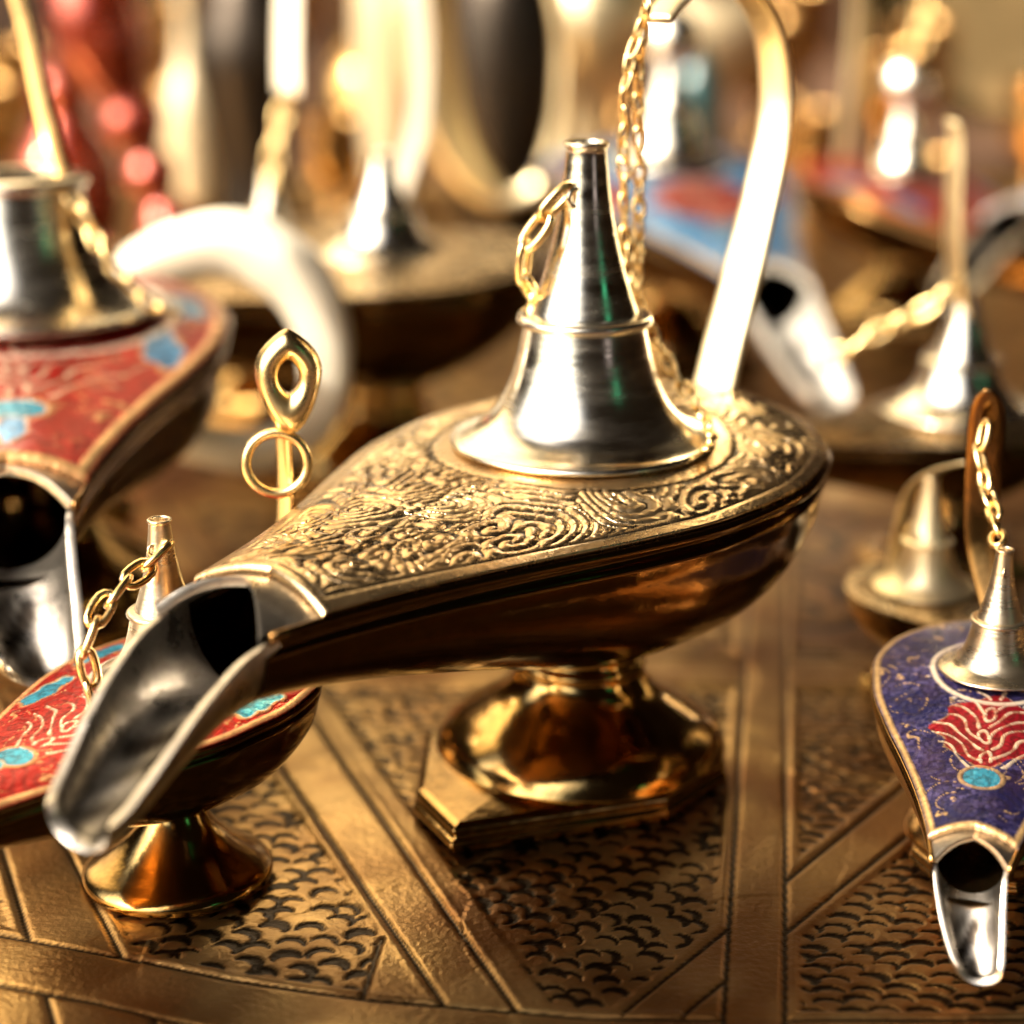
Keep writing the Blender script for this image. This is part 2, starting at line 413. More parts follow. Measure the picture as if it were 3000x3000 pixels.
    for k in range(nph): lip.append((a+k, a+k+1, a+k+1+n0, a+k+n0))
    # hood over the opening, notched so that the hole runs up to a point
    hu, hv = 14, 31; n1 = n0*2; ho = []
    for i in range(hu):
        for j in range(hv):
            q = 1-2*j/(hv-1); xe_ = 7.45+.72*abs(q)**1.1; x = 6.9+(xe_-6.9)*i/(hu-1); ww = float(W(x))*.975
            zz = float(ZR(x)-ND(x)+DOME(x)*(1-q*q))-.035+.05*(i/(hu-1))**2
            ho.append((xs_(x) if x > 7.55 else x, q*ww, zz))
    for x, y, z in list(ho): ho.append((x-.02, y*.93, z-.13))
    fh = [tuple(i+n1 for i in q) for q in grid_faces(hu, hv)]+[tuple(i+n1+hu*hv for i in q)[::-1] for q in grid_faces(hu, hv)]
    e0 = n1+(hu-1)*hv
    fh += [(e0+j, e0+j+1, e0+j+1+hu*hv, e0+j+hu*hv) for j in range(hv-1)]
    pt = np.zeros(len(vo+vi+ho)); vq = np.array(vi)                  # soot lies along the bottom of the trough
    ph_ = np.tile(np.arange(nph+1)/nph, ns); qq = np.repeat(tt, nph+1)
    soot = np.sin(PI*ph_)**1.6*(.55+.4*np.sin(vq[:, 0]*5.1+2*np.sin(vq[:, 1]*7))*np.sin(vq[:, 1]*6+vq[:, 0]*2.3))*np.clip((qq-.12)/.25, .25, 1)*1.35
    pt[len(vo):len(vo)+len(vi)] = np.clip(soot, 0, .95)
    o = mesh('spout', np.array(vo+vi+ho)*s, fo+fi+lip+fh, M[spout_mat], t, attrs={'patina': pt})
    bv = o.modifiers.new('soft', 'BEVEL'); bv.width = .03*s*S; bv.segments = 2; bv.limit_method = 'ANGLE'; bv.angle_limit = math.radians(40)
    # pedestal and foot
    m = MB(); lathe(m, [(r*s, z*s) for r, z in (ped or PED)], int(60*res)+20, lobes=0 if ped else 6, amp=.006, n=int(50*res)+14)
    o = m.build('pedestal', M[body], t); o.rotation_euler.z = foot_rot
    m = MB(); f = np.array(foot if foot else [(1, 0)])*s; k = len(f)
    cz = f.mean(0); lev = [(1.0, 0.0), (1.03, .12), (1.03, .20), (1.0, .25), (1.0, .33), (1.015, .37), (1.0, .43), (.96, .47), (.5, .52)]
    v = [(cz[0]+(p[0]-cz[0])*a, cz[1]+(p[1]-cz[1])*a, z*s) for a, z in lev for p in f]
    if foot:
     m.add(v, grid_faces(len(lev), k, True)+[tuple(range(k))[::-1], tuple((len(lev)-1)*k+j for j in range(k))])
    if foot:
     o = m.build('foot', M[body], t, smooth=False)
     bv = o.modifiers.new('soft', 'BEVEL'); bv.width = .08*s*S; bv.segments = 3

    # lid
    zl = (5.12+.40)*s; k = ls
    m = MB()
    P2 = smooth_path([(r, z, 0) for r, z in LID], int(150*res)+30)[:, :2] if res >= .5 else np.array(LID)
    if squat: P2 = np.array([q for q in P2 if q[1] <= 1.99 and q[0] > .8]+[(.9, 2.02), (.55, 2.03), (.5, 1.9), (.02, 1.88)])
    lathe(m, [(r*k, zl+z*k*lid_h) for r, z in P2], int(80*res)+20)
    if lid_parts and lid_h == 1 and not squat: ring(m, (.36*k, .06*k, zl+3.80*k), (.3, 1, 0), .13*k, .045*k, 20, 8)
    if glint_ball: lathe(m, [(glint_ball*math.sin(a)+1e-4, zl+k*3.2+glint_ball*(1-math.cos(a))) for a in np.linspace(0, PI, 24)], 32)  # ball added on the lid to catch a sun glint
    m.build('lid', M[lid_mat], t)
    # handle
    if handle_pts:
        m = MB(); strip(m, smooth_path(handle_pts, 40), .36, .14, (.2, 1, 0)); m.build('handle', M[handle_mat], t)
    if handle:
        pth = smooth_path([(x, handle_y*min(1, max(0, (z-5.2)/3)), z) for x, z in handle], 70)*s; g = np.linspace(0, 1, 70)
        wd = np.interp(g, [0, .5, 1], handle_w)*s; th = np.interp(g, [0, .5, 1], [.2, .17, .14])*s
        if round_tip: wd = wd*np.sqrt(np.clip(1-np.clip((g-.82)/.18, 0, .985)**2, 0, 1))
        if leaf:
            wd = wd*(1+1.0*np.exp(-((g-.93)/.05)**2))*np.clip((1.0-g)/.03, .25, 1); 
        m = MB(); strip(m, pth, wd, th, (0, 1, 0))
        if leaf_at:                                   # pierced leaf at the end of the handle
            c0, hw, hh, yaw = leaf_at; na = 40; vv_ = []
            for i in range(na):
                a = 2*PI*i/na; ca, sa = math.cos(a), math.sin(a)
                for f_, d_ in ((1, 0), (1.02, .14), (.76, .32), (.36, .22), (.36, -.05), (.8, -.05)):
                    ww = hw*ca*(1-.35*abs(sa)**3)*f_*(1+.10*math.sin(3*a)*(f_ > .5)); zz = hh*sa*(f_ if f_ > .5 else .36)+(.10*hh if f_ < .5 else 0)
                    yy = -d_-.18*(1-(ww/hw)**2)*hw+.10*zz
                    vv_.append((c0[0]+ww*math.cos(yaw)-yy*math.sin(yaw), c0[1]+ww*math.sin(yaw)+yy*math.cos(yaw), c0[2]+zz))
            m.add(vv_, grid_faces(na, 6, True, True))
        o = m.build('handle', M[handle_mat], t)
        fl = MB()                                     # cast collar where it leaves the deck
        tube(fl, smooth_path([((handle[0][0]-.1)*s, -.5*s, 5.30*s), ((handle[0][0]+.15)*s, -.2*s, 5.48*s), ((handle[0][0]+.15)*s, .2*s, 5.48*s), ((handle[0][0]-.1)*s, .5*s, 5.30*s)], 14), .13*s, 8)
        fl.build('handle_collar', M['gold'], o)
    if ring_at:
        m = MB(); ring(m, np.array(ring_at[0])*s, ring_at[1], ring_at[2]*s, ring_at[3]*s, 40, 8); m.build('ring', M['gold'], t)
    if chain_pts:
        m = MB()
        for pts, n, *lk in chain_pts:
            l_ = lk[0] if lk else link; chain(m, smooth_path(pts, n), l_, l_*.105, l_*.55)
        m.build('chain', M[chain_mat], t)
    return t

def loc_of(world, loc, theta):
    """world centimetres -> a lamp's own axes"""
    dx, dy = world[0]-loc[0], world[1]-loc[1]; c, s_ = math.cos(theta), math.sin(theta)
    return (c*dx+s_*dy, -s_*dx+c*dy, world[2]-.02)

SKYG, EXPO = 4.2, 0.78
# ------------------------------------------------------------------ camera
cam_d = bpy.data.cameras.new('camera'); cam = bpy.data.objects.new('camera', cam_d); col.objects.link(cam)
cam.location = (0, -30*S, 14.026*S); cam.rotation_euler = (math.radians(90-17.5), 0, 0)
cam_d.sensor_width = 36; cam_d.angle = math.radians(28); cam_d.clip_start = 0.01; cam_d.clip_end = 50
cam_d.dof.use_dof = True; cam_d.dof.focus_distance = 28.3*S; cam_d.dof.aperture_fstop = cam_d.lens/1000/(0.80*S); cam_d.dof.aperture_blades = 0
scene.camera = cam

# ------------------------------------------------------------------ light: open sky behind the viewer's left shoulder, dim stall elsewhere
SUN_EL, SUN_AZ = math.radians(42), math.radians(238)       # azimuth clockwise from +Y
sd = Vector((math.sin(SUN_AZ)*math.cos(SUN_EL), math.cos(SUN_AZ)*math.cos(SUN_EL), math.sin(SUN_EL)))
sun = bpy.data.lights.new('sun', 'SUN'); sun.energy = 4.4; sun.angle = math.radians(1.0); sun.color = (1.0, 0.90, 0.74)
so = bpy.data.objects.new('sun', sun); col.objects.link(so); so.rotation_euler = (-sd).to_track_quat('-Z', 'Y').to_euler()

w = bpy.data.worlds.new('World'); scene.world = w; w.use_nodes = True
nt = w.node_tree; N = nt.nodes; L = nt.links
for n in list(N): N.remove(n)
wo = N.new('ShaderNodeOutputWorld'); bg = N.new('ShaderNodeBackground'); L.new(bg.outputs[0], wo.inputs[0])
sky = N.new('ShaderNodeTexSky'); sky.sky_type = 'NISHITA'; sky.sun_disc = False
sky.sun_elevation = SUN_EL; sky.sun_rotation = SUN_AZ; sky.dust_density = 3.0
tc = N.new('ShaderNodeTexCoord')
def vmath(op, a, b=None):
    n = N.new('ShaderNodeVectorMath'); n.operation = op
    L.new(a, n.inputs[0])
    if b is not None: n.inputs[1].default_value = b
    return n
nrm = vmath('NORMALIZE', tc.outputs['Generated'])
def window(d, lo, hi):
    """1 inside a cone of directions, 0 outside (angles in degrees)"""
    d = Vector(d).normalized()
    n = vmath('DOT_PRODUCT', nrm.outputs[0], d)
    mr = N.new('ShaderNodeMapRange'); mr.interpolation_type = 'SMOOTHSTEP'
    L.new(n.outputs['Value'], mr.inputs['Value'])
    mr.inputs['From Min'].default_value = math.cos(math.radians(hi)); mr.inputs['From Max'].default_value = math.cos(math.radians(lo))
    return mr.outputs[0]
def lit(prev, fac, colr):
    m = N.new('ShaderNodeMix'); m.data_type = 'RGBA'; m.blend_type = 'ADD'
    L.new(fac, m.inputs[0]); L.new(prev, m.inputs[6])
    if isinstance(colr, tuple): m.inputs[7].default_value = (*colr, 1)
    else: L.new(colr, m.inputs[7])
    return m.outputs[2]
base = N.new('ShaderNodeRGB'); base.outputs[0].default_value = (0.05, 0.026, 0.011, 1)   # awning and stall seen all round
gain = N.new('ShaderNodeMix'); gain.data_type = 'RGBA'; gain.blend_type = 'MULTIPLY'; gain.inputs[0].default_value = 1
L.new(sky.outputs[0], gain.inputs[6]); gain.inputs[7].default_value = (SKYG*1.06, SKYG*.97, SKYG*.80, 1)
c = base.outputs[0]
c = lit(c, window((-.68, -.46, .57), 24, 46), gain.outputs[2])
c = lit(c, window((-.42, .74, .56), 12, 32), (26, 19.5, 11))       # unseen bright patch added behind, to the left, to light the tray
c = lit(c, window((.80, -.62, .36), 2.5, 5), (0.7, 6.0, 3.0))    # unseen green patch, added for the green streak on the lids
c = lit(c, window((.62, -.70, .06), 3, 6), (6, 5.0, 5.0))
L.new(c, bg.inputs['Color']); bg.inputs['Strength'].default_value = 0.10

# ------------------------------------------------------------------ setting
m = MB(); m.add([(-90, -40, -2.6), (90, -40, -2.6), (90, 160, -2.6), (-90, 160, -2.6)], [(0, 1, 2, 3)])
tag(m.build('ground', M['wood'], None, False), None, None, None, 'structure')
m = MB(); v = []
for i in range(41):
    x = -130+6.5*i; y = 158+1.5*math.sin(i*1.7)
    v += [(x, y, -2.6), (x, y, 70)]
m.add(v, grid_faces(41, 2)); tag(m.build('backdrop', M['backwall']), None, None, None, 'structure')

# ------------------------------------------------------------------ the tray
def line_d(x, y, p, q):
    """signed distance, positive to the left of p->q"""
    p = np.array(p); q = np.array(q); d = (q-p)/np.linalg.norm(q-p)
    return d[0]*(y-p[1])-d[1]*(x-p[0])
def poly_d(x, y, pts):
    """signed distance to a roughly level polyline, positive above"""
    px, py = zip(*pts); sl = np.gradient(np.interp(x, px, py), axis=0)/np.gradient(x, axis=0)
    return (y-np.interp(x, px, py))/np.sqrt(1+sl**2)
gx = np.concatenate([np.arange(-30, -10, .25), np.arange(-10, 10, .034), np.arange(10, 34, .25)])
gy = [-13.0]
while gy[-1] < 64: gy.append(gy[-1]+(.034 if gy[-1] < 1.5 else min(.034+.010*(gy[-1]-1.5), .35)))
gy = np.array(gy)
X, Y = np.meshgrid(gx, gy, indexing='ij')
UB = [(-40, 6.6), (-5.25, -5.44), (-3.71, -6.03), (-1.83, -6.53), (.9, -6.95), (3.5, -7.02), (6.5, -7.0), (40, 4.0)]
dB = poly_d(X, Y, UB); dB2 = dB+1.15
dS1l = line_d(X, Y, (-.82, -6.78), (-3.89, 1.0)); dS1r = -line_d(X, Y, (0, -6.66), (-2.79, .9))   # positive outside
dVl = line_d(X, Y, (2.73, -6.71), (3.61, 0)); dVr = -line_d(X, Y, (3.51, -6.71), (4.58, 1.66))
dDu = line_d(X, Y, (1.46, -6.78), (5.93, -.51)); dDl = -line_d(X, Y, (2.4, -6.6), (5.93, -1.85))
dL1 = -line_d(X, Y, (-5.25, -5.44), (-6.93, -1.63)); dL2 = line_d(X, Y, (-6.53, -5.16), (-7.49, -2.59))
dT = line_d(X, Y, (-20, 6.2), (20, 5.0)); dT2 = -line_d(X, Y, (-20, 4.9), (20, 3.7))
dU = line_d(X, Y, (-20, 17.2), (20, 16.0)); dU2 = -line_d(X, Y, (-20, 15.4), (20, 14.2))
straps = [np.maximum(dS1l, dS1r), np.maximum(dVl, dVr), np.maximum(dDu, dDl)+100*(X < 1.2)*0, np.maximum(dL1, dL2), np.maximum(dT, dT2), np.maximum(dU, dU2), np.maximum(dB, -dB2)]
notV = np.maximum(dVl, dVr)
straps[2] = np.where((X < 2.2) & (notV > 0), 9, np.maximum(dDu, dDl))
sd_all = np.minimum.reduce(straps)                        # >0 in the cells
groove = np.zeros_like(X)
for k, s_ in enumerate(straps):
    g = np.exp(-(s_/.05)**2)
    for k2, s2 in enumerate(straps):
        if k2 < k or (k in (0, 2, 3) and k2 == 6): g = g*(s2 > -.02) if k2 in (1, 6) else g
    groove = np.maximum(groove, g*(dB2 > -9))
groove = np.maximum(groove, np.exp(-((dB2+.9)/.06)**2)); groove = np.maximum(groove, np.exp(-((dB2+2.2)/.06)**2))
wedge = np.minimum(line_d(X, Y, (-1.95, -6.6), (-1.80, -5.0)), 9)
inA = (dS1l > .05) & (Y < 1.5)
cell = np.clip((sd_all-.16)/.10, 0, 1)*(dB > 0)
cell = np.where(inA & (Y < -4.6), cell*np.clip((wedge-.0)/.1, 0, 1), cell)
groove = np.maximum(groove, np.where(inA & (Y < -4.9) & (dB > 0), np.exp(-(wedge/.05)**2), 0))
inB = (dS1r > 0) & (dVl > 0)
cell = np.where(inB, cell*np.clip((dDu-.12)/.1, 0, 1)*np.clip((dS1r-.45)/.1, 0, 1), cell)
groove = np.maximum(groove, np.where(inB & (dB > 0), np.exp(-(dDu/.045)**2), 0)*(X > 1.4))
# punched crescents, one in every jittered lattice cell
def crescents(x, y, a, ang0, seed, wob=1.0):
    ca, sa = math.cos(ang0), math.sin(ang0); u = (x*ca+y*sa)/a; v = (-x*sa+y*ca)/(a*.86)
    bj = np.floor(v); best = np.zeros_like(x); bump = np.zeros_like(x)
    for dj in (-1, 0, 1):
        j = bj+dj; uu = u-.5*(np.mod(j, 2)); bi = np.floor(uu)
        for di in (-1, 0, 1):
            i = bi+di
            cx = (i+.5+wob*.32*(hash2(i, j, seed)-.5))*a; cy = (j+.5+wob*.30*(hash2(i, j, seed+1)-.5))*a*.86
            dx = uu*a-cx; dy = v*a*.86-cy; r = np.hypot(dx, dy); th = np.arctan2(dy, dx)
            o = 1.1+wob*1.0*(hash2(i, j, seed+2)-.5)
            dth = np.abs(np.mod(th-o+PI, 2*PI)-PI)
            wdt = .062*a*3*(.6+.8*hash2(i, j, seed+3))*np.clip(1-(dth/1.75)**2, 0.02, 1)
            best = np.maximum(best, np.exp(-((r-.40*a)/wdt)**2)*(dth < 1.75))
            bump = np.maximum(bump, np.clip(1-(r/(.36*a))**2, 0, 1))
    return best, bump
ca_, ba_ = crescents(X, Y, .46, .25, 3, 1.5); cb_, bb_ = crescents(X, Y, .40, -.2, 11, 1.7); cc_, bc_ = crescents(X*.8+.07*np.sin(Y*3), Y*1.15, .37, .08, 23, 1.1)
pun = np.where(dS1l > 0, ca_, np.where(dVr > 0, cc_, cb_)); dom = np.where(dS1l > 0, ba_, np.where(dVr > 0, bc_, bb_))
far = np.clip((Y-3)/5, 0, 1)
sw, _ = swirls(X, Y, 2.2, .9, 31)
pun = pun*(1-far)+far*np.clip(sw, 0, 1)*.6; dom = dom*(1-far)
H = -.024*cell*pun-.004*cell*dom-.02*cell-.035*groove+.012*np.exp(-((sd_all-.12)/.05)**2)*(dB > 0)
n1, _ = swirls(X+.4*np.sin(Y), Y+.4*np.sin(X*1.3), 5.1, 4.0, 51)
H += .012*n1*np.clip((Y+20)/20, .4, 1)                      # hand-beaten unevenness
rr = np.maximum(np.abs(X-2)-30, np.maximum(Y-60, -12-Y))
tone = .80+.20*(hash2(np.floor(X/1.7), np.floor(Y/2.1), 77))*0
tint = np.ones(X.shape+(3,))*np.array((0.54, 0.365, 0.155))
blot_falloff = np.sin(X*.83+1.3*np.sin(Y*.47+.6))*np.sin(Y*.71+1.1*np.sin(X*.39+2))+.5*np.sin(X*1.9+Y*1.3+1.7*np.sin(Y*.9))+.3*np.sin(X*4.1-Y*3.3+2*np.sin(X*1.7))
blot_falloff = np.clip(.5+.42*blot_falloff+.22*np.tanh(X*.4), 0, 1)[..., None]
tint = tint*(1-blot_falloff)+np.array((0.26, 0.125, 0.042))*blot_falloff            # brown tarnish in big patches, plus light falloff to the right painted in
strapm = np.clip(-sd_all/.1, 0, 1)*(dB > 0)
tint = tint*(1+.14*strapm[..., None])
def sstep(a, b, v):
    q = np.clip((v-a)/(b-a), 0, 1); return q*q*(3-2*q)
pat = np.clip(np.maximum(sstep(.28, .50, cell*pun), .95*sstep(.45, .75, groove)), 0, .98)
P = np.stack([X, Y, H], -1).reshape(-1, 3)
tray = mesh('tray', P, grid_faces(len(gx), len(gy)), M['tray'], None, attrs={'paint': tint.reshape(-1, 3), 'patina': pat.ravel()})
tag(tray, 'large engraved brass tray with punched panels under all the lamps', 'tray')
edge = [(-30, -13, -.05), (33.8, -13, -.05), (33.8, 64, -.05), (-30, 64, -.05)]
m = MB(); pth = []
for k in range(4):
    a, b = np.array(edge[k]), np.array(edge[(k+1) % 4])
    for q in np.linspace(0, 1, 20, endpoint=False): pth.append(a+(b-a)*q)
tube(m, pth, .45, 10, True); m.build('rim', M['tray'], tray, attrs={'paint': np.ones((len(m.v), 3))*np.array((.56, .345, .125)), 'patina': np.zeros(len(m.v))})
m = MB(); v = [(x, y, z) for z in (-2.58, -.16) for x, y in ((-29, -12), (32.8, -12), (32.8, 63), (-29, 63))]
m.add(v, [(0, 1, 5, 4), (1, 2, 6, 5), (2, 3, 7, 6), (3, 0, 4, 7)]); m.build('stand', M['wood'], tray, False)

# ------------------------------------------------------------------ the lamps
R = math.radians
loc, th = (1.1, .6), R(233)
def W2L(pts): return [loc_of(p, loc, th) for p in pts]
plate = [loc_of((x, y, 0), loc, th)[:2] for x, y in ((-1.45, -1.2), (-.85, -2.45), (2.35, -1.4), (3.35, -.1), (3.4, 1.8), (2.3, 3.0), (-.4, 2.6), (-1.4, 1.0))]
make_lamp('large engraved brass lamp with tall silver lid and open spout, in the middle', loc, th, 1.0, 'engraved', foot=plate, handle_mat='pale', chain_pts=[
    (W2L([(2.05, 1.75, 12.05), (1.75, 1.8, 10.9), (1.74, 1.9, 9.28), (1.85, 1.9, 7.86), (2.21, 1.6, 6.99), (2.67, 1.0, 6.29), (3.0, .2, 5.85), (2.9, -.6, 5.72)]), 120, .36),
    (W2L([(2.0, 1.75, 12.0), (1.95, 1.95, 10.89), (1.99, 2.1, 9.26), (1.96, 2.1, 7.65), (1.7, 2.1, 6.6)]), 80, .36),
    (W2L([(.80, .25, 9.5), (.34, .2, 8.83), (.17, .3, 8.33), (.28, .6, 7.85), (.30, 1.2, 7.3), (.35, 1.9, 6.4), (.5, 2.4, 5.8)]), 90, .66)])
loc, th = (-9.2, 8.3), R(280)
make_lamp('red enamel lamp with blue leaves and silver lid, at the left edge', loc, th, 1.08, 'red', res=.7, handle=None, lid_s=1.27, squat=True, handle_mat='brass_old', handle_pts=W2L([(-8.26, 8.0, 8.45), (-8.6, 8.6, 9.2), (-8.85, 9.0, 10.1), (-9.1, 9.4, 11.2), (-9.55, 9.8, 12.7)]), nose=.08, spout_len=.60, chain_pts=[
    (W2L([(-8.1, 7.6, 8.3), (-7.7, 7.4, 7.6), (-7.3, 7.2, 7.0), (-6.6, 7.2, 6.3), (-6.2, 7.4, 6.1)]), 80, .5)])
loc, th = (-4.85, -3.1), R(233)
make_lamp('small red and blue enamel lamp half hidden behind the big engraved spout', loc, th, .56, 'redblue', lid_s=.51, lid_mat='nickel_warm', body='brass', res=.7, link=.46, ped=BELL, foot=None, nose=.05,
    handle=[(-3.7, 5.25), (-4.1, 6.4), (-4.4, 8.0), (-4.5, 9.4), (-4.5, 10.6), (-4.5, 11.5)], handle_w=(.9, .6, .5), leaf_at=(W2L([(-3.24, -1.05, 6.93)])[0], .46, .74, R(127+8)),
    ring_at=(tuple(c/.56 for c in W2L([(-3.42, -1.3, 5.72)])[0]), (.75, .65, .1), .80, .14),
    chain_pts=[(W2L([(-4.76, -3.2, 5.08), (-5.02, -3.6, 4.88), (-5.30, -4.0, 4.70), (-5.52, -4.4, 4.50), (-5.62, -4.6, 4.0), (-5.60, -4.7, 3.25)]), 60, .55)])
loc, th = (7.05, -2.15), R(254)
make_lamp('small dark blue enamel lamp with a red flower, at the right edge', loc, th, .51, 'blue', lid_s=.405, lid_mat='nickel_warm', body='brass_old', res=.85, link=.50, nose=.21, spout_len=.60,
    handle=[(-3.6, 5.25), (-4.1, 6.2), (-4.6, 7.8), (-4.75, 9.6), (-4.6, 11.2), (-4.2, 12.7)], handle_w=(.9, 1.1, 1.2), handle_mat='brass_hull', round_tip=True, handle_y=-.95,
    chain_pts=[(W2L([(7.12, -.15, 6.0), (7.05, -.3, 5.5), (7.1, -.6, 5.15), (7.1, -1.2, 4.9), (7.0, -1.95, 4.68)]), 60, .46)])
loc, th = (9.2, 11.0), R(196)
make_lamp('silver topped brass lamp behind the blue one with its chain sagging left', loc, th, .60, 'engraved', lid_s=.80, lid_h=.68, lid_mat='nickel', res=.4, link=.5, handle_mat='pale',
    handle=[(-.8, 5.35), (-.3, 7.6), (.3, 9.5), (.6, 11.2), (.7, 12.8), (.75, 14.4), (.85, 15.2), (1.0, 15.3)], handle_w=(.9, 1.2, .8),
    chain_pts=[(W2L([(8.9, 10.6, 6.0), (8.3, 10.6, 5.5), (7.4, 10.7, 5.0), (6.4, 11.0, 4.3)]), 80, .6)])
loc, th = (4.5, 29.8), R(286)
make_lamp('blue and red enamel lamp with a white spout behind the tall brass handle', loc, th, 1.05, 'skyred', res=.4, handle=None, spout_mat='dull', spout_len=.85, lid_mat='nickel', lid_s=.8, nose=.19, glint_ball=.9)
loc, th = (12.3, 35.0), R(312)
make_lamp('bright red enamel lamp far back on the right with a slim upright handle', loc, th, .86, 'red', res=.3, link=.8, lid_mat='nickel', handle_mat='pale', nose=.27, lid_s=.6, glint_ball=.85,
    handle=[(-2.6, 5.2), (-2.4, 8), (-2.3, 11), (-2.2, 14), (-1.2, 15)], handle_w=(1.1, .9, .9), chain_pts=[([(.4, .2, 14.5), (.5, 0, 11), (.4, 0, 8.6)], 40)])
loc, th = (-3.0, 17.4), R(205)
make_lamp('plain brass lamp with a shiny silver lid behind the engraved one', loc, th, .98, 'engraved', res=.4, lid_s=.82, lid_h=.62, handle=None)
loc, th = (-6.4, 24.0), R(215)
make_lamp('brass lamp in the back row with a white handle strip and hanging chain', loc, th, .85, 'engraved', res=.3, lid_s=.4, link=.7, handle_mat='glare_white',
    handle=[(-4.2, 5.25), (-5.6, 9), (-5.4, 14), (-3.8, 18), (-2.0, 17.6), (-1.1, 14), (-.85, 11.5), (-.8, 9.8)], handle_w=(1.0, 1.3, 1.35),
    chain_pts=[(W2L([(-5.75, 24.4, 8.5), (-6.1, 24.2, 7.4), (-6.3, 23.6, 6.0)]), 40)])
loc, th = (7.2, 3.8), R(300)
make_lamp('tiny brass lamp with a pale conical lid just behind the blue one', loc, th, .36, 'engraved', res=.35, lid_s=.44, lid_mat='pale', lid_parts=False, handle_mat='pale',
    handle=[(-2.4, 5.3), (-2.0, 8.0), (-1.2, 10.2), (.6, 11.6), (3.0, 12.6)], handle_w=(.7, 1.0, 1.4))
loc, th = (21.0, 34.0), R(215)
make_lamp('pale blue and red lamp cut off by the right edge in the back row', loc, th, 1.0, 'skyred', res=.3, nose=.1)

# ------------------------------------------------------------------ vessels in the back
def vessel(name, label, cat, loc, prof, mat, seg=48, n=60, group='vessels standing behind the lamps', body='body'):
    t = thing(name, label, cat, (loc[0], loc[1], 0.0), 0, group)
    m = MB(); lathe(m, prof, seg, n=n); m.build(body, M[mat], t); return t
t = vessel('brass_jug', 'low brass jug with a thick white curling handle behind the red lamp', 'jug', (-9.6, 13.6),
           [(1.1, .05), (1.25, .4), (.9, .9), (1.7, 1.8), (2.2, 3.0), (2.0, 4.2), (1.3, 5.2), (1.0, 5.9), (1.2, 6.3)], 'brass')
p = np.array([(-8.33, 13, 5.75), (-7.75, 13, 6.12), (-7.1, 13, 6.42), (-5.98, 13, 6.63), (-4.99, 13, 6.25), (-4.29, 13, 5.45), (-3.98, 13, 4.3), (-4.13, 13, 3.18), (-4.67, 13, 2.4), (-5.71, 13, 2.1), (-7.4, 13.2, 2.3)])
p = smooth_path(p-np.array((-9.6, 13.6, 0)), 70)
m = MB(); strip(m, p, np.interp(np.linspace(0, 1, 70), [0, .07, .4, 1], [.6, 1.05, 1.4, .9]), np.interp(np.linspace(0, 1, 70), [0, .06, .4, .7, 1], [.5, 1.05, 1.3, 1.0, .6]), (0, 1, .35)); o = m.build('handle', M['glare_white'], t); o.location = (0, 0, -.22*S)

t = vessel('copper_pot', 'squat red copper pot behind the silver cone at the back left', 'pot', (-16.4, 46),
           [(1.3, .05), (1.7, .6), (2.0, 2.0), (1.9, 3.6), (1.2, 4.8), (.9, 5.4), (1.2, 6.2)], 'copper')
m = MB(); lathe(m, [(1.22, 6.2), (1.2, 6.5), (.8, 7.0), (.2, 7.5), (.3, 7.8), (.08, 8.0)], 32, n=30); m.build('lid', M['copper'], t)
t = thing('hookah', 'glossy red hookah with a beaded stem leaning at the back left', 'hookah', (-10.6, 38, 0), 0, 'vessels standing behind the lamps')
m = MB(); lathe(m, [(1.2, .05), (1.25, .5), (.6, .9), (.45, 1.6), (.95, 2.3), (1.05, 2.9), (.6, 3.6), (.85, 4.2), (.9, 4.7), (.62, 5.2), (.95, 5.8), (1.1, 6.4), (.85, 7.1), (1.2, 7.9), (1.55, 9.0), (1.5, 10.2), (1.0, 11.4), (.6, 12.2)], 40, n=120)
o = m.build('stem', M['copper'], t); o.rotation_euler = (0, R(-17), 0)
m = MB(); lathe(m, [(.62, 12.15), (1.3, 12.7), (1.5, 13.6), (1.3, 13.9), (.3, 13.6)], 40, n=30); o2 = m.build('bowl', M['brass_old'], o)
vessel('white_bottle', 'slim pale bottle beside the red copper pot', 'bottle', (-13.6, 58), [(1.0, .05), (1.2, 1.2), (1.15, 4.2), (.55, 6.2), (.38, 8.0), (.5, 9.2)], 'cream')
t = vessel('dark_vase', 'dark rounded vase with a grey shoulder at the back left', 'vase', (-9.9, 49), [(1.3, .05), (1.5, 1.0), (1.45, 3.0), (1.9, 5.6), (2.1, 7.4), (1.6, 9.2), (1.0, 10.6), (1.2, 11.4)], 'dark_metal')
# tall ewer whose broad cream handle makes the loop
t = vessel('cream_ewer', 'tall cream ewer with a broad looped handle at the back centre', 'ewer', (-4.2, 42.5),
           [(1.0, .05), (1.2, .6), (.7, 1.6), (.9, 3.2), (1.15, 6.0), (1.3, 9.0), (1.1, 11.4), (.8, 13.4), (1.0, 15.2)], 'cream')
p = smooth_path(np.array([(-3.3, 41.5, 13.2), (-2.95, 40.5, 11.6), (-2.85, 40, 9.7), (-2.65, 40, 7.6), (-2.1, 40, 5.3), (-1.15, 40, 3.75), (-.15, 40, 3.15), (.8, 40, 3.6), (1.45, 40, 5.0), (1.75, 40, 7.0), (1.6, 40, 9.5), (.4, 40.5, 12.6), (-1.8, 41.6, 14.0)])-np.array((-4.2, 42.5, 0)), 90)
g = np.linspace(0, 1, 90)
m = MB(); strip(m, p, np.interp(g, [0, .25, .36, .48, .6, 1], [2.3, 2.3, 1.7, .9, .5, .6]), np.interp(g, [0, .25, .5, 1], [.9, .9, .5, .4]), (.75, .66, 0)); m.build('handle', M['pale'], t)
vessel('dark_urn', 'dark brown urn seen through the loop of the cream handle', 'urn', (-.2, 52), [(1.6, .05), (2.0, 1.2), (2.5, 4.0), (2.6, 7.0), (2.2, 9.6), (1.3, 11.0), (1.6, 12.0)], 'dark_metal')
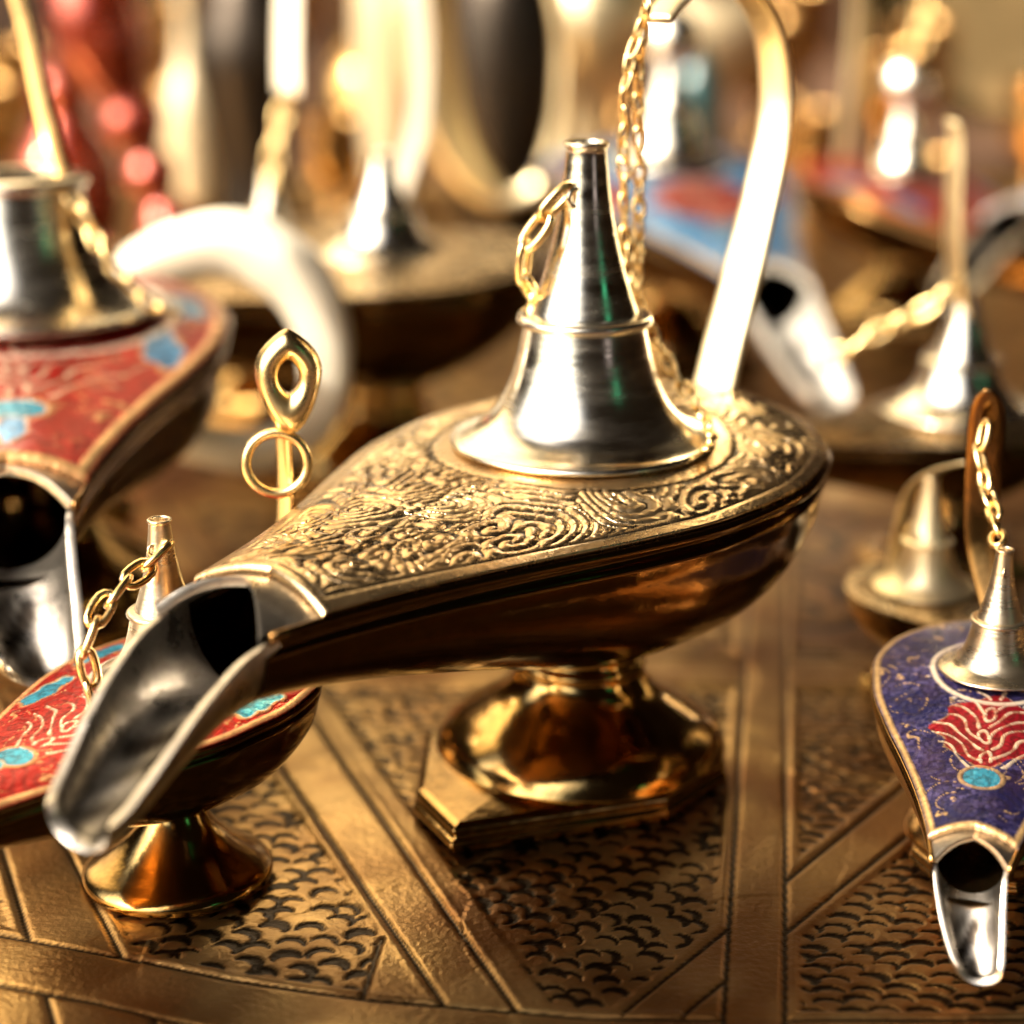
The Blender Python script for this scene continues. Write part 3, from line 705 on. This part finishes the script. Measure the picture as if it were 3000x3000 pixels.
vessel('teal_bottle', 'small dark teal bottle between the chain and the brass handle', 'bottle', (7.9, 60), [(1.0, .05), (1.15, .8), (1.1, 3.2), (1.0, 4.8), (.6, 5.8), (.4, 6.4), (.5, 6.8)], 'teal')
vessel('cream_bowl', 'round cream bowl at the top behind the brass handle', 'bowl', (9.3, 72), [(1.6, .05), (1.2, 1.0), (1.4, 3.6), (2.9, 5.2), (3.4, 6.6), (3.2, 7.8)], 'cream')
vessel('cream_globe', 'cream globe vase beside the dark urn at the top', 'vase', (3.6, 70), [(1.4, .05), (1.2, 1.0), (1.5, 3.4), (2.8, 5.2), (3.3, 7.2), (2.7, 9.2), (1.3, 10.4), (1.4, 11.4)], 'pale')
t = thing('brass_platter', 'broad pale brass platter propped upright at the top right', 'platter', (26.5, 84, 0), 0, 'vessels standing behind the lamps')
m = MB(); lathe(m, [(.05, 0), (6.0, .15), (7.2, .9), (7.6, 1.0), (7.7, .8), (7.1, .6), (6.0, -.2), (.05, -.4)], 64, n=60); o = m.build('dish', M['brass_old'], t)
o.rotation_euler = (R(78), 0, R(-12)); o.location = (0, 0, 7.9*S)
for k, (x, y, s_, lab) in enumerate([(-19.5, 30, 1.0, 'fat brass pot behind the red lamp at the left edge'),
                                 (-6.0, 66, 1.0, 'brass pot behind the dark vase at the top')]):
    t = vessel('brass_pot', lab, 'pot', (x, y), [(1.6*s_, .05), (2.4*s_, 1), (3.0*s_, 3), (2.7*s_, 5), (1.6*s_, 6.6), (1.3*s_, 7.6), (1.7*s_, 8.6)], 'brass_old')
    m = MB(); lathe(m, [(1.75*s_, 8.6), (1.8*s_, 8.8), (1.1*s_, 9.8), (.3*s_, 10.6), (.4*s_, 11.0), (.1, 11.3)], 32, n=30); m.build('lid', M['brass_old'], t)

cup = None
for k, (x, y, q) in enumerate([(-24, 70, 1.1), (-19, 84, 1.3), (-12.5, 78, 1.1), (-7.2, 54, .8), (-7.8, 88, 1.3), (1.5, 92, 1.4), (6.2, 84, 1.2), (13, 78, 1.2), (12.4, 56, .8), (17.5, 66, 1.1), (16.2, 90, 1.4),
                               (22.5, 58, 1.0), (-15.5, 60, .9), (20.5, 76, 1.2), (5.6, 47, .65), (-22, 56, 1.0), (10.5, 98, 1.5), (-2.6, 100, 1.5), (-14, 100, 1.5), (15.4, 46, .7)]):
    if cup is None:
        t = thing('brass_cup', 'small brass footed cup among the blurred back rows', 'cup', (x, y, .02), 0, 'brass cups in the back rows')
        m = MB(); lathe(m, [(1.0, .02), (1.1, .2), (.5, .6), (.35, 1.2), (.6, 1.7), (1.25, 2.5), (1.5, 3.6), (1.45, 4.6), (1.6, 5.3), (1.5, 5.3), (1.3, 4.4), (1.2, 3.2), (.1, 2.4)], 40, n=70); bd = m.build('bowl', M['brass_old'], t)
        m = MB(); ring(m, (0, 0, 1.25), (0, 0, 1), .5, .16, 28, 10); kn = m.build('knop', M['brass_old'], t); cup = (t, bd, kn)
    else:
        t = cup[0].copy(); col.objects.link(t); t.location = (x*S, y*S, .02*S)
        for ch in cup[1:]:
            c_ = ch.copy(); col.objects.link(c_); c_.parent = t
    t.scale = (q, q, q); t.rotation_euler.z = k*.7
# ------------------------------------------------------------------ render settings
vs = scene.view_settings; vs.view_transform = 'Standard'; vs.look = 'None'; vs.gamma = 1; vs.exposure = EXPO; vs.use_curve_mapping = False
scene.cycles.max_bounces = 10; scene.cycles.glossy_bounces = 6; scene.cycles.diffuse_bounces = 3; scene.cycles.sample_clamp_indirect = 8
scene.cycles.use_denoising = True; scene.cycles.blur_glossy = 0.3
